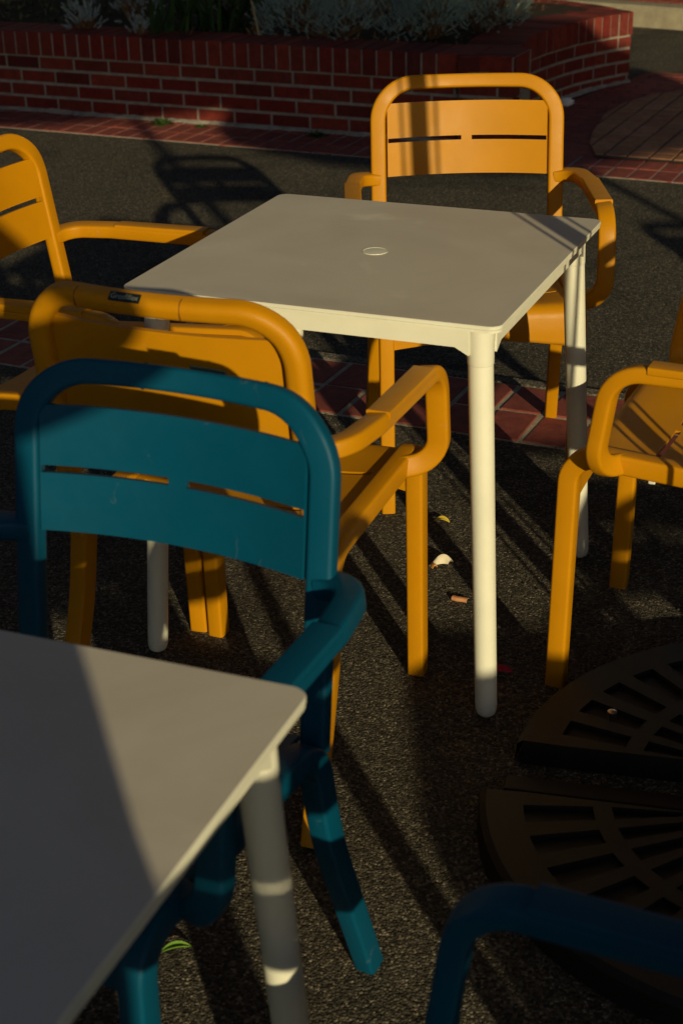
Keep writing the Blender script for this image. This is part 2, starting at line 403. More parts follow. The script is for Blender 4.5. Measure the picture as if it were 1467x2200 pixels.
for path in (PS, PC, PR):
    H0 = ZB-.005; cz = WT-CH; nc = 4; ch = (cz-ZB-.014)/nc
    for c in range(nc):
        z0 = ZB+.014+c*ch; d = -.1 + (c % 2)*.1 - random.uniform(0,.02)
        while d < path.L:
            ln = .2+random.uniform(-.004, .004); a, b = max(d+.006, 0), min(d+ln-.006, path.L)
            if b-a > .015:
                jo = random.uniform(-.0015, .0015)
                curved_brick(bmb, path, a, b, -.09, jo, z0+.006, z0+ch-.006, 3 if path is PC else 1)
            d += ln
    d = 0; step = .0725
    if path is PS: d = (path.L-.36) % step - step
    while d < path.L-.004:
        w = step
        if path is PS and d > path.L-.362: w = .179
        a, b = max(d+.004, 0), min(d+w-.005, path.L)
        jo = random.uniform(-.002, .002)
        if b-a > .01: curved_brick(bmc, path, a, b, -.245, .007+jo, WT-CH+.003, WT+random.uniform(-.0015,.0015), 1)
        d += w
    # mortar core
    n = int(path.L/.05); rows = []
    for k in range(n+1):
        p, nn = path.at(path.L*k/n); dz = wtop(path, path.L*k/n)-WT
        rows.append([bmm.verts.new(p+nn*o+Vector((0,0,z+dz))) for o, z in ((-.242, ZB-.05), (-.0025, ZB-.05), (-.0025, WT-CH+.001), (.004, WT-CH+.003), (.004, WT-.005), (-.242, WT-.006))])
    for A, B in zip(rows, rows[1:]):
        for j in range(6): bmm.faces.new((A[j], B[j], B[(j+1)%6], A[(j+1)%6]))
link('wall', bmb, 'wall_brick', planter); link('coping', bmc, 'wall_brick', planter); link('mortar_core', bmm, 'mortar', planter)
# mortar fillet at the foot
bm = bmesh.new()
for path in (PS, PC):
    n = int(path.L/.03); rows = []
    for k in range(n+1):
        p, nn = path.at(path.L*k/n); w = .012+random.uniform(-.006, .010)
        rows.append([bm.verts.new(p+nn*o+Vector((0,0,z))) for o, z in ((-.002, ZB+.022+random.uniform(-.006,.006)), (w*.5, ZB+.016), (w+.006, ZB+.004))])
    for A, B in zip(rows, rows[1:]):
        for j in range(2): bm.faces.new((A[j], B[j], B[j+1], A[j+1]))
link('mortar_foot', bm, 'mortar', planter)
# soil
bm = bmesh.new(); inner = [st(-7.0, 4.115+.2), st(-1.135-.2, 4.15+.2)] + [PC.at(d)[0]-PC.at(d)[1]*.2 for d in lin(.25, PC.L-.1, 8)] + [Vector((1.2,6.0,0)), Vector((-.5,7.2,0)), st(-7, 7.5)]
bm.faces.new([bm.verts.new(Vector((p.x, p.y, WT-.03))) for p in inner])
o = link('planter_soil', bm, 'soil'); o['kind'] = 'structure'

# ------------------------------------------------------------------ chairs
def back_y(z): return -.166 - .151*(z-.45)
def bow(x): return -.026*max(0, 1-(x/.195)**2)
def chair(name, label, cat_group, colour, loc, rz):
    t = thing(name, label, 'chair', loc, rz, cat_group)
    w = .036; hw = .2284-w/2
    # back frame
    bm = bmesh.new()
    zt = .8802-.0155
    P = fillet([(-hw, back_y(.43)-.014, .43), (-hw, back_y(zt)-.014, zt), (hw, back_y(zt)-.014, zt), (hw, back_y(.43)-.014, .43)], [.084, .084], 12)
    P = resample(P, .02)
    P = [Vector((p.x, p.y + (bow(p.x) if p.z > .7 else 0)*max(0, min(1, (p.z-.76)/.09)), p.z)) for p in P]
    sweep(bm, P, (1, 0, 0), w, .030, .0065, (True, True), lambda k: (1-.12*math.sin(PI*min(1,max(0,(k-.3)/.4))), 1), 5, .0135)
    fr = link('back_frame', bm, colour, t, 40)
    for sx in (-.116, .055):
        bm = bmesh.new(); sweep(bm, [Vector((x, back_y(zt)-.0162+bow(x), zt)) for x in (sx-.0007, sx+.0007)], (0, 0, -1), .0326, .0286, .0066, seg=5, rb=.0139)
        link('seam', bm, 'seam_'+colour, fr, 40)
    # back panel with two slots
    bm = bmesh.new()
    xs = merge(lin(-.1905, .1905, 24), [-.0125, .0125, -.189, .189]); zs = merge(lin(.655, .733, 4), [.7325, .7425], lin(.7425, .822, 4))
    slot = lambda x, z: .7325 < z < .7425 and .0125 < abs(x) < .189
    slab(bm, xs, zs, slot, lambda x, z: (-x, back_y(z)-.0085+bow(x), z), -.008)
    link('back_panel', bm, colour, t, 35)
    # seat with waterfall front and two rows of slots
    bm = bmesh.new()
    ys = merge(lin(-.165, .222, 14), [-.022, -.012, .118, .128]); fr_ = lin(.24, .33, 6)
    def sf(x, y):
        k = max(0, 1-(x/.195)**2); dish = -.016*k*max(0, min(1, (.26-y)/.15))
        if y <= .222: return (x, y, .474-.02*(.222-y)/.39+dish)
        q = min(1, (y-.222)/.04); a = q*PI/2; r = .030
        base = Vector((x, .222+r*math.sin(a), .474-r*(1-math.cos(a))+dish))
        drop = max(0, y-.262)
        return (base.x, base.y+.004*min(1,drop/.03), base.z-drop*(.62+.22*(abs(x)/.19)**2))
    hole = lambda x, y: .014 < abs(x) < .180 and (-.022 < y < -.012 or .118 < y < .128)
    slab(bm, merge(lin(-.194, .194, 20), [-.18,.18,-.014,.014]), merge(ys, lin(.222, .262, 5), lin(.262, .335, 3)), hole, sf, .007)
    link('seat', bm, colour, t, 40)
    for s in (-1, 1):
        # side rail
        bm = bmesh.new(); sweep(bm, resample([Vector((s*.2115, .19, .466)), Vector((s*.2125, -.075, .452))], .03), (1, 0, 0), .034, .036, .0055, (False, False))
        link('side_rail', bm, colour, t, 40)
        bm = bmesh.new()
        P = fillet([(s*.2115, .19, .466), (s*.2095, .262, .470), (s*.2088, .272, 0)], [.052], 10)
        sweep(bm, resample(P, .05), (1, 0, 0), .034, .036, .0055, (True, True), lambda k: (1-.08*k, 1-.02*k))
        link('front_leg', bm, colour, t, 40)
        bm = bmesh.new()
        P = fillet([(s*.2125, -.075, .452), (s*.217, -.152, .450), (s*.224, -.172, .30), (s*.2325, -.285, 0)], [.055, .55], 8)
        sweep(bm, resample(P, .05), (1, 0, 0), .034, .036, .0055, (True, True), lambda k: (1-.1*k, 1+.0*k))
        link('rear_leg', bm, colour, t, 40)
        # arm
        bm = bmesh.new()
        P = fillet([(s*.210, -.2115, .648), (s*.262, -.200, .655), (s*.275, -.10, .656), (s*.2745, .180, .653), (s*.2725, .206, .471), (s*.208, .172, .462)], [.06, .12, .062, .052], 9)
        P = resample(P, .03)
        sweep(bm, P, (0, -s, 0), .038, .028, .006)
        arm = link('arm', bm, colour, t, 40)
        bm = bmesh.new()
        sweep(bm, [Vector((s*.2752, y, .6655)) for y in lin(-.085, .118, 8)], (1, 0, 0), .0395, .014, .003)
        link('arm_pad', bm, colour, arm, 40)
        bm = bmesh.new(); box(bm, s*.206-.009, s*.206+.009, .112, .124, .434, .446, .002)
        link('clip', bm, 'white_clip', t)
        bm = bmesh.new(); box(bm, s*.197-.004, s*.197+.004, back_y(.66)-.017, back_y(.66)-.010, .650, .658, .001)
        link('clip', bm, 'white_clip', t)
    # maker's plate on the back of the rail
    bm = bmesh.new()
    sweep(bm, [Vector((x, back_y(zt)-.014+bow(x)-.0122, zt+.0130)) for x in lin(-.056, -.006, 6)], (0, .70, .714), .0140, .0022, .0006)
    pl = link('maker_plate', bm, 'plate', t)
    return t
PLN = Vector((0, -.714, .70))
CY = 'yellow armchairs around the white table'
K = chair('armchair', 'yellow armchair on the far side of the white table, pole shadow down its back', CY, 'yellow', (.2437, .6981, 0), 3.1392)
dup(K, 'yellow armchair turned away from the viewer, back to back with the teal chair', (-.2345, -.4494, 0), -.4014)
dup(K, 'yellow armchair at the left edge of the picture, facing right toward the white table', (-.5456, .1896, 0), -1.9062)
dup(K, 'yellow armchair at the right edge, its front legs beside the parasol base', (.653, -.262, 0), 1.125)
dup(K, 'yellow armchair added out of the picture, right of the viewer, to cast shade', (1.31, -2.60, 0), PI-.2)  # unseen chair, added so its back shades the right chair's far leg
dup(K, 'yellow armchair out of the picture beyond the right edge', (2.14, -.05, 0), .1)
B = chair('armchair', 'teal blue armchair at the near white table, facing the viewer', 'teal blue armchairs at the near table', 'blue', (-.3773, -1.2439, 0), 2.7129)
dup(B, 'teal blue armchair at the lower right, only its curved arm in view', (.072, -2.06, 0), 1.12)

# ------------------------------------------------------------------ tables
def table(label, loc, rz):
    t = thing('square_table', label, 'table', loc, rz, 'square white tables')
    a = .3445; HT = .735
    def rr(bm, h, r, z, n=6):
        out = []
        for cx, cy, a0 in ((1,1,0), (-1,1,90), (-1,-1,180), (1,-1,270)):
            for k in range(n+1):
                q = R(a0+90*k/n); out.append(bm.verts.new((cx*(h-r)+r*math.cos(q), cy*(h-r)+r*math.sin(q), z)))
        return out
    def loft(bm, rings, cap=True):
        for A, B_ in zip(rings, rings[1:]):
            m = len(A)
            for j in range(m): bm.faces.new((A[j], A[(j+1)%m], B_[(j+1)%m], B_[j]))
        if cap: bm.faces.new(rings[0][::-1]); bm.faces.new(rings[-1])
    bm = bmesh.new()
    loft(bm, [rr(bm, a-.004, .018, HT-.0125), rr(bm, a-.001, .020, HT-.0115), rr(bm, a-.001, .020, HT-.0072), rr(bm, a-.003, .019, HT-.0066),
              rr(bm, a-.003, .019, HT-.0060), rr(bm, a, .021, HT-.0054), rr(bm, a, .021, HT-.0012), rr(bm, a-.0012, .020, HT)])
    for f in bm.faces:
        f.material_index = 0 if len(f.verts) > 8 else 1
    link('tabletop', bm, 'top', t, 18, ['top', 'cream'])
    bm = bmesh.new()
    lathe(bm, [(0, .0010), (.017, .0009), (.0218, .0004), (.0225, .0011), (.0233, .0011), (.0239, -.001)], 40, Matrix.Translation((0,0,HT)))
    link('hole_cap', bm, 'cream', t, 50)
    # apron: four boards curving down into the legs
    for k in range(4):
        bm = bmesh.new(); L = a-.058; n = 24; th = .016; F = []
        for i in range(n+1):
            x = -L+2*L*i/n; d = min(x+L, L-x); dz = .048+.013*max(0, 1-d/.026)**2
            F.append([bm.verts.new((x, yy, z)) for yy, z in ((-a+.021, HT-.0125), (-a+.021, HT-dz), (-a+.021+th, HT-dz), (-a+.021+th, HT-.0125))])
        for A, B_ in zip(F, F[1:]):
            for j in range(4): bm.faces.new((A[j], B_[j], B_[(j+1)%4], A[(j+1)%4]))
        bm.faces.new(F[0]); bm.faces.new(F[-1][::-1])
        bmesh.ops.transform(bm, matrix=Matrix.Rotation(k*PI/2, 4, 'Z'), verts=bm.verts)
        link('apron', bm, 'cream', t, 40)
    for sx in (-1, 1):
        for sy in (-1, 1):
            bm = bmesh.new()
            lathe(bm, [(0, 0), (.0105, .0005), (.0165, .005), (.0192, .013), (.0196, .0215), (.0189, .0218), (.0189, .0228), (.0198, .0232), (.0214, .655), (.0220, .6555), (.0224, .657), (.0234, .69), (.0268, .7225)], 28)
            for v in bm.verts:
                k = v.co.z/HT; v.co.x += sx*(.333*(1-k)+.2965*k); v.co.y += sy*(.333*(1-k)+.2965*k)
            link('leg', bm, 'cream', t, 40)
    return t
T1 = table('white square table with a capped parasol hole, ringed by yellow armchairs', (0, 0, 0), -.396)
u2 = Vector((math.cos(-.385), math.sin(-.385), 0)); v2 = Vector((-u2.y, u2.x, 0))
c2 = Vector((-.105, -1.521, 0)) - u2*.3445 - v2*.3445
T2 = dup(T1, 'white square table in the lower left corner, half in shade, teal chair behind it', c2, -.385)

# ------------------------------------------------------------------ parasol with segmented base
PX, PY = .617, -.765
BA = R(-14)
CH0, CR = 2.06, 1.58
def parasol(label, loc, rz, CR, cords=False, crot=0.):
    t = thing('parasol', label, 'parasol', loc, rz, 'parasols over the tables')
    bm = bmesh.new(); lathe(bm, [(0,.05),(.0235,.05),(.0235,2.52),(.012,2.53),(.012,2.6),(0,2.61)], 24); link('pole', bm, 'pole', t, 40)
    for k in range(2):
        bm = bmesh.new(); box(bm, -.44, .44, -.020, .020, .003, .012, .002)
        if k: bmesh.ops.transform(bm, matrix=Matrix.Rotation(PI/2, 4, 'Z') @ Matrix.Translation((0,0,.001)), verts=bm.verts)
        link('cross_foot', bm, 'iron', t)
    bm = bmesh.new(); rings = []
    def cpt(r, q, dz=0):
        k = (q/(PI/4)) % 1; sag = .05*math.sin(PI*k)*(r/CR)**2; rr = r*math.cos(PI/8)/math.cos((k-.5)*PI/4)
        return (rr*math.cos(q+crot), rr*math.sin(q+crot), CH0+.46*(1-r/CR)-sag+dz)
    top = bm.verts.new((0,0,CH0+.46))
    for r in lin(.15, CR, 8): rings.append([bm.verts.new(cpt(r, 2*PI*j/64)) for j in range(64)])
    rings.append([bm.verts.new(cpt(CR, 2*PI*j/64, -.09)) for j in range(64)])
    for j in range(64): bm.faces.new((top, rings[0][j], rings[0][(j+1)%64]))
    for A, B_ in zip(rings, rings[1:]):
        for j in range(64): bm.faces.new((A[j], B_[j], B_[(j+1)%64], A[(j+1)%64]))
    bmesh.ops.solidify(bm, geom=bm.faces[:], thickness=.002)
    link('canopy', bm, 'cloth', t, 40)
    for j in range(8):
        q = j*PI/4; bm = bmesh.new(); p0, p1 = Vector(cpt(.05, q, -.02)), Vector(cpt(CR-.02, q, -.02))
        sweep(bm, [p0, p1], (0,0,1), .018, .012, .003); link('rib', bm, 'pole', t)
    if cords:
        for sg in (-1, 1):
            bm = bmesh.new(); d = Vector((math.cos(SUN_AZ-PI/2-rz), math.sin(SUN_AZ-PI/2-rz), 0))*sg*.041
            sweep(bm, [d+Vector((0,0,.12)), d+Vector((0,0,1.2)), d*1.05+Vector((0,0,2.42))], (1,0,0), .008, .008, .0035); link('pull_cord', bm, 'pole', t, 60)
    return t
parasol('open parasol at the right, its pole shadow crossing the white table', (PX, PY, 0), BA, 1.43, True, R(-20))
parasol('open parasol out of the picture, shading the brick paving on the right', (2.66, -2.04, 0), BA, 1.34)
def weight(loc, rz, label):
    """quarter disc ballast with radial pockets"""
    t = thing('parasol_base_weight', label, 'parasol weight', loc, rz, 'quarter disc weights of the parasol base')
    G = .034; R1 = .49; hz = .048
    def inside(p, m): return p[0] > G+m and p[1] > G+m and math.hypot(*p) < R1-m
    # body outline
    bm = bmesh.new()
    def outline(m):
        r = R1-m; g = G+m; a0 = math.asin(g/r); pts = [(g+.012, g), (g, g+.012)]
        arc = [(r*math.cos(q), r*math.sin(q)) for q in lin(a0+.02, PI/2-a0-.02, 26)]
        return [(g+.01, g)] + arc + [(g, g+.01)]
    # pockets: annular sectors
    pockets = []
    for r0, r1, n in ((.13, .285, 7), (.315, .425, 7)):
        for k in range(n):
            c = R(7+76*(k+.5)/n); half = R(76/n*.29)
            pockets.append((r0, r1, c-half, c+half))
    # top plate from a polar grid with holes
    rs = merge([.05], *[[p[0], p[1], p[0]+.006, p[1]-.006] for p in pockets], [R1-.006])
    floor = hz-.010
    qs = sorted({R(4.4), R(85.6)} | {x for p in pockets for x in (p[2], p[3])} | {R(4.4+81.2*k/40) for k in range(41)})
    def inp(r, q): return any(p[0] < r < p[1] and p[2] < q < p[3] for p in pockets)
    def pt(r, q, z):
        x, y = r*math.cos(q), r*math.sin(q); return (max(x, G), max(y, G), z)
    V = {}
    def vert(i, j, lev):
        key = (i, j, lev)
        if key not in V: V[key] = bm.verts.new(pt(rs[i], qs[j], hz if lev == 0 else floor))
        return V[key]
    for i in range(len(rs)-1):
        for j in range(len(qs)-1):
            lev = 1 if inp((rs[i]+rs[i+1])/2, (qs[j]+qs[j+1])/2) else 0
            q4 = [vert(i,j,lev), vert(i+1,j,lev), vert(i+1,j+1,lev), vert(i,j+1,lev)]
            try: bm.faces.new(q4)
            except ValueError: pass
            if lev:
                for di, dj, e in ((-1,0,((i,j+1),(i,j))), (1,0,((i+1,j),(i+1,j+1))), (0,-1,((i,j),(i+1,j))), (0,1,((i+1,j+1),(i,j+1)))):
                    ii, jj = i+di, j+dj
                    if not (0 <= ii < len(rs)-1 and 0 <= jj < len(qs)-1) or not inp((rs[ii]+rs[ii+1])/2, (qs[jj]+qs[jj+1])/2):
                        (a_, b_), (c_, d_) = e
                        try: bm.faces.new((vert(a_,b_,0), vert(c_,d_,0), vert(c_,d_,1), vert(a_,b_,1)))
                        except ValueError: pass
    # outer skirt
    ring = [vert(len(rs)-1, j, 0) for j in range(len(qs))]
    low = [bm.verts.new(pt(R1+.004, q, hz-.008)) for q in qs]; bot = [bm.verts.new(pt(R1+.008, q, .002)) for q in qs]
    for A, B_ in ((ring, low), (low, bot)):
        for j in range(len(qs)-1): bm.faces.new((A[j], A[j+1], B_[j+1], B_[j]))
    for j in (0, len(qs)-1):                       # straight sides
        col = [vert(i, j, 0) for i in range(len(rs))] ; dn = [bm.verts.new((v.co.x, v.co.y, .002)) for v in col]
        for i in range(len(col)-1): bm.faces.new((col[i], col[i+1], dn[i+1], dn[i]))
    link('weight', bm, 'iron', t, 30)
    bm = bmesh.new(); q = pockets[7+5]; c = (q[2]+q[3])/2
    lathe(bm, [(0,.0),(.007,0),(.007,.012),(.0085,.0125),(.0085,.017),(.006,.0185),(0,.0185)], 16, Matrix.Translation((.372*math.cos(c), .372*math.sin(c), floor)))
    link('bolt', bm, 'steel', t, 40)
    return t
w0 = weight((PX+.068, PY+.02, 0), BA+PI/2, 'dark quarter disc weight of the parasol base, farther one beside the yellow chair legs')
dup(w0, 'dark quarter disc weight of the parasol base, nearer one behind the teal arm', (PX+.012, PY-.045, 0), BA+PI)
dup(w0, 'dark quarter disc weight of the parasol base, out of view on the far right', (PX+.083, PY+.02, 0), BA)
dup(w0, 'dark quarter disc weight of the parasol base, out of view on the near right', (PX+.06, PY-.045, 0), BA-PI/2)

# ------------------------------------------------------------------ the photographer, whose shadow falls on the near table
def skin_body(name, joints, bones, m, parent=None, sub=2):
    me = bpy.data.meshes.new(name); me.from_pydata([j[0] for j in joints], bones, [])
    o = bpy.data.objects.new(name, me); COL.objects.link(o)
    sk = o.modifiers.new('skin', 'SKIN'); sk.use_smooth_shade = True
    layer = me.skin_vertices[0] if me.skin_vertices else None
    if layer is None: return o
    for i, (p, r) in enumerate(joints): layer.data[i].radius = r if isinstance(r, tuple) else (r, r)
    layer.data[0].use_root = True
    su = o.modifiers.new('sub', 'SUBSURF'); su.levels = sub; su.render_levels = sub
    me.materials.append(M[m]); 
    if parent: o.parent = parent
    return o

body = [((-.095,-3.03,.93),(.15,.11)), ((-.095,-3.035,1.08),(.14,.10)), ((-.095,-3.03,1.26),(.15,.11)), ((-.095,-3.03,1.40),(.10,.08)), ((-.085,-3.02,1.475),.06),
 ((-.07,-3.01,1.56),(.078,.092)), ((-.07,-3.005,1.64),(.080,.095)), ((-.07,-3.01,1.70),(.05,.055)),
 ((-.25,-3.03,1.36),.06), ((-.235,-2.97,1.14),.050), ((-.20,-2.91,1.33),.042), ((-.13,-2.895,1.49),.032),
 ((.05,-3.03,1.385),.062), ((.285,-2.975,1.47),.056), ((.15,-2.915,1.585),.046), ((.035,-2.895,1.655),.034),
 ((-.19,-3.03,.78),(.11,.11)), ((-.20,-3.02,.48),.07), ((-.205,-3.05,.09),.05), ((-.21,-2.95,.035),(.05,.036)), ((-.21,-2.88,.025),(.042,.026)),
 ((.0,-3.03,.78),(.11,.11)), ((.01,-3.02,.48),.07), ((.015,-3.05,.09),.05), ((.02,-2.95,.035),(.05,.036)), ((.02,-2.88,.025),(.042,.026))]
bones = [(0,1),(1,2),(2,3),(3,4),(4,5),(5,6),(6,7),(3,8),(8,9),(9,10),(10,11),(3,12),(12,13),(13,14),(14,15),(0,16),(16,17),(17,18),(18,19),(19,20),(0,21),(21,22),(22,23),(23,24),(24,25)]
M['tub'] = simple('tub_concrete', (.20,.19,.17), (.30,.28,.25), 9, .95, .4, .006)
tb = thing('shade_tub', 'low concrete planter tub added out of the picture to shade the ground at the right', 'planter', (1.30, -3.27, 0), 0)  # unseen solid block, added and sized to shade the right foreground
bm = bmesh.new(); box(bm, -.47, .47, -.30, .32, 0, .80, .05, 4); link('tub', bm, 'tub', tb, 40)
bm = bmesh.new(); box(bm, -.40, .40, -.24, .26, .78, .812, .01); link('soil', bm, 'soil', tb)
M['coat'] = simple('dark_coat', (.03,.03,.035), (.05,.05,.055), 30, .9, .2, .002)
M['skin'] = simple('skin', (.50,.30,.22), (.56,.35,.26), 30, .6, .1, .001)
M['hair'] = simple('dark_hair', (.02,.014,.01), (.04,.03,.02), 80, .7, .3, .002)
pers = skin_body('person', body, bones, 'coat')
tag(pers, 'person in a dark coat standing behind the near table, seen only by shadow', 'person')
bm = bmesh.new(); rg = []
for z, w_, d_ in ((.50,.185,.14), (.60,.188,.145), (.9,.190,.15), (1.15,.190,.15), (1.32,.185,.14), (1.39,.168,.12), (1.43,.12,.09), (1.46,.07,.07)):
    rg.append([bm.verts.new((-.080+w_*math.cos(2*PI*k/32), -3.03+d_*math.sin(2*PI*k/32), z)) for k in range(32)])
for A, B_ in zip(rg, rg[1:]):
    for k in range(32): bm.faces.new((A[k], A[(k+1)%32], B_[(k+1)%32], B_[k]))
link('long_coat', bm, 'coat', pers, 60)
hand_bones = []
for s_, hx, hz_ in ((-1, -.13, 0), (1, .03, .165)):
    j = [((hx,-2.895,1.49), (.022,.016))]; b = []
    for k in range(4):
        x = hx - s_*(.006+.0*k); i = len(j); zz = 1.535-.016*k
        j += [((x-s_*.006,-2.885,zz),.009), ((x-s_*.04,-2.868,zz+.004),.008), ((x-s_*.06,-2.885,zz+.004),.007)]
        b += [(0,i),(i,i+1),(i+1,i+2)]
    i = len(j); j += [((hx-s_*.01,-2.92,1.50),.010), ((hx-s_*.045,-2.93,1.515),.009)]; b += [(0,i),(i,i+1)]
    j = [((p[0], p[1], p[2]+hz_), r) for p, r in j]
    h = skin_body('hand', j, b, 'skin', pers, 1)
bm = bmesh.new(); bmesh.ops.create_uvsphere(bm, u_segments=20, v_segments=12, radius=.1)
bmesh.ops.delete(bm, geom=[v for v in bm.verts if v.co.z < -.03 and v.co.y > -.02 or (v.co.y > .045 and v.co.z < .035)], context='VERTS')
bmesh.ops.transform(bm, matrix=Matrix.Translation((-.07,-3.012,1.635)) @ Matrix.Diagonal((.95,1.08,1.1,1)), verts=bm.verts)
link('hair', bm, 'hair', pers, 60)

bag = thing('shade_bag', 'dark bag added beside the person in the coat to shade the near table leg', 'bag', (.225, -3.03, .945))  # unseen, added to throw a shade band on the near table leg
bm = bmesh.new(); box(bm, -.125, .125, -.05, .05, 0, .118, .015, 3); link('body', bm, 'coat', bag, 40)
bm = bmesh.new(); box(bm, -.128, .128, -.058, -.0505, .04, .121, .003); link('flap', bm, 'coat', bag)
bm = bmesh.new(); sweep(bm, [Vector((-.11,0,.11)), Vector((-.15,.02,.30)), Vector((-.20,.0,.49)), Vector((-.25,-.05,.4)), Vector((-.13,-.045,.11))], (0,1,0), .03, .004, .001); link('strap', bm, 'coat', bag)
um = thing('shade_roll', 'dark umbrella roll added under the bag to shade the near table leg', 'umbrella', (.225, -3.03, .893))  # unseen, added level for a second shade band on that leg
bm = bmesh.new(); lathe(bm, [(0,-.15),(.02,-.148),(.036,-.13),(.038,.10),(.028,.15),(.010,.17),(0,.171)], 20, Matrix.Rotation(PI/2, 4, 'Y')); link('cloth', bm, 'coat', um, 40)
bm = bmesh.new(); lathe(bm, [(0,.168),(.008,.17),(.008,.23),(.012,.24),(.012,.27),(0,.275)], 14, Matrix.Rotation(PI/2, 4, 'Y')); link('handle', bm, 'plate', um, 40)
# ------------------------------------------------------------------ planting
def leafmat(name, a, b_, rough=.6):
    m, t, b = mat(name, a, rough, .3); g = t.nodes.new('ShaderNodeNewGeometry')
    r = ramp(t, g.outputs['Random Per Island'], [(0, a), (.6, tuple((x+y)/2 for x, y in zip(a, b_))), (1, b_)])
    t.links.new(r.outputs[0], b.inputs['Base Color']); return m
M['silver'] = leafmat('silver_leaf', (.21,.27,.26), (.38,.45,.44), .8)
M['silver_dark'] = leafmat('grey_green_leaf', (.15,.24,.21), (.33,.45,.41), .8)
M['strap'] = leafmat('strap_leaf', (.014,.042,.010), (.045,.095,.024), .45)
M['cover'] = leafmat('ground_cover_leaf', (.035,.05,.015), (.09,.10,.03), .6)
M['dead'] = leafmat('withered_leaf', (.14,.05,.025), (.25,.15,.06), .8)
M['straw'] = leafmat('dry_stalk', (.28,.20,.09), (.36,.27,.13), .8)
M['weed'] = leafmat('weed_leaf', (.03,.075,.015), (.07,.12,.03), .6)
def blade(bm, p, d, up, L, w, bend=.3, n=2, mi=0):
    """thin tapered leaf: starts at p along d, bending to up"""
    d = d.normalized(); side = d.cross(up); side = side.normalized() if side.length > 1e-3 else Vector((1,0,0)); prev = None
    for k in range(n+1):
        f = k/n; c = p + d*L*f + up*bend*L*f*f; ww = w*(math.sin(PI*min(.97, .25+f*.75)))
        cur = (bm.verts.new(c-side*ww*.5), bm.verts.new(c+side*ww*.5))
        if prev: bm.faces.new((prev[0], prev[1], cur[1], cur[0])).material_index = mi
        prev = cur
def rdir(zmin=-.2):
    while True:
        v = Vector((random.uniform(-1,1), random.uniform(-1,1), random.uniform(zmin,1)))
        if .1 < v.length < 1: return v.normalized()
def sprig(bm, p, d, L, leaves, ll, lw, mi=0):
    """a feathery upright shoot"""
    for k in range(leaves):
        f = (k+.5)/leaves; a = 2.4*k; u = d.orthogonal().normalized(); v = d.cross(u)
        o = (u*math.cos(a)+v*math.sin(a)); blade(bm, p+d*L*f, (o+d*(.5+f)).normalized(), d, ll*(1-.45*f), lw, .25, 1, mi)
def silver_bush(label, c, rx, ry, rz_, nsp, mkey, group, dens=16, L=.055, ll=.013, lw=.005):
    t = thing('silver_shrub', label, 'shrub', c, 0, group)
    lobes = [(Vector((random.uniform(-.6,.6)*rx, random.uniform(-.6,.6)*ry, random.uniform(.25,.7)*rz_)), random.uniform(.35,.6)) for _ in range(9)]
    bm = bmesh.new()
    for _ in range(nsp):
        lc, lr = random.choice(lobes); d = rdir(-.35)
        p = lc + Vector((d.x*lr*rx, d.y*lr*ry, d.z*lr*rz_))*random.uniform(.72, 1.05)
        if p.z < 0: p.z = random.uniform(0, .03)
        sprig(bm, p, (d*.8+Vector((0,0,.7))+rdir()*.35).normalized(), L*random.uniform(.6,1.2), dens, ll*random.uniform(.8,1.2), lw)
    link('foliage', bm, mkey, t)
    bm = bmesh.new()
    for _ in range(60):
        lc, lr = random.choice(lobes); q = lc+rdir()*lr*.5*rx
        sweep(bm, [Vector((lc.x*.2, lc.y*.2, 0)), Vector((q.x*.6,q.y*.6,q.z*.5)), q], (1,0,.1), .004, .004, .0015, seg=1)
    link('stems', bm, 'dead', t)
    return t
SG = 'silver shrubs spilling toward the planter coping'
SZ = WT-.035
silver_bush('broad silver shrub in the planter, left of the three grey mounds', (-.05, 5.02, SZ), .36, .30, .30, 1150, 'silver_dark', SG)
silver_bush('largest silver shrub, filling the middle of the planter behind the far chair', (.40, 4.96, SZ), .34, .34, .34, 1400, 'silver_dark', SG)
silver_bush('dark grey shrub at the planter corner, beside the sunlit coping', (.66, 5.13, SZ), .22, .30, .36, 950, 'silver_dark', SG)
DG = 'small pale dusty plants in the planter'
silver_bush('small pale silver plant alone at the left of the planter', (-1.30, 5.36, SZ), .085, .085, .16, 70, 'silver', DG, 12, .05, .020, .008)
silver_bush('pale silver plant with two heads beside the strap leaves', (-1.04, 5.42, SZ), .13, .12, .24, 120, 'silver', DG, 12, .05, .020, .008)
silver_bush('low pale silver sprout below the two headed plant', (-1.00, 5.12, SZ), .055, .05, .10, 34, 'silver', DG, 12, .04, .018, .007)
silver_bush('pale silver sprout beside the dry stalk', (-.42, 5.16, SZ), .05, .05, .14, 30, 'silver', DG, 10, .04, .016, .006)
t = thing('strap_leaf_plant', 'clump of long dark green strap leaves in the planter', 'plant', (-.68, 5.22, SZ))
bm = bmesh.new()
for _ in range(75):
    p = Vector((random.uniform(-.26,.24), random.uniform(-.10,.26), 0)); d = Vector((random.uniform(-.5,.5), random.uniform(-.6,.35), random.uniform(.7,1.2)))
    blade(bm, p, d, Vector((d.x*.3, d.y*.3-.1, -.9)), random.uniform(.25,.5), random.uniform(.014,.024), random.uniform(.1,.5), 7)
link('leaves', bm, 'strap', t)
bm = bmesh.new()
for _ in range(26):
    p = Vector((random.uniform(-.22,.26), random.uniform(-.26,-.02), .01)); d = rdir(-.1); d.z = abs(d.z)*.5
    blade(bm, p, d, Vector((0,0,-1)), random.uniform(.07,.17), random.uniform(.008,.018), .5, 5)
link('withered_leaves', bm, 'dead', t)
t = thing('dry_stalk', 'dry straw coloured stalk leaning among the strap leaves', 'stalk', (-.42, 5.02, SZ))
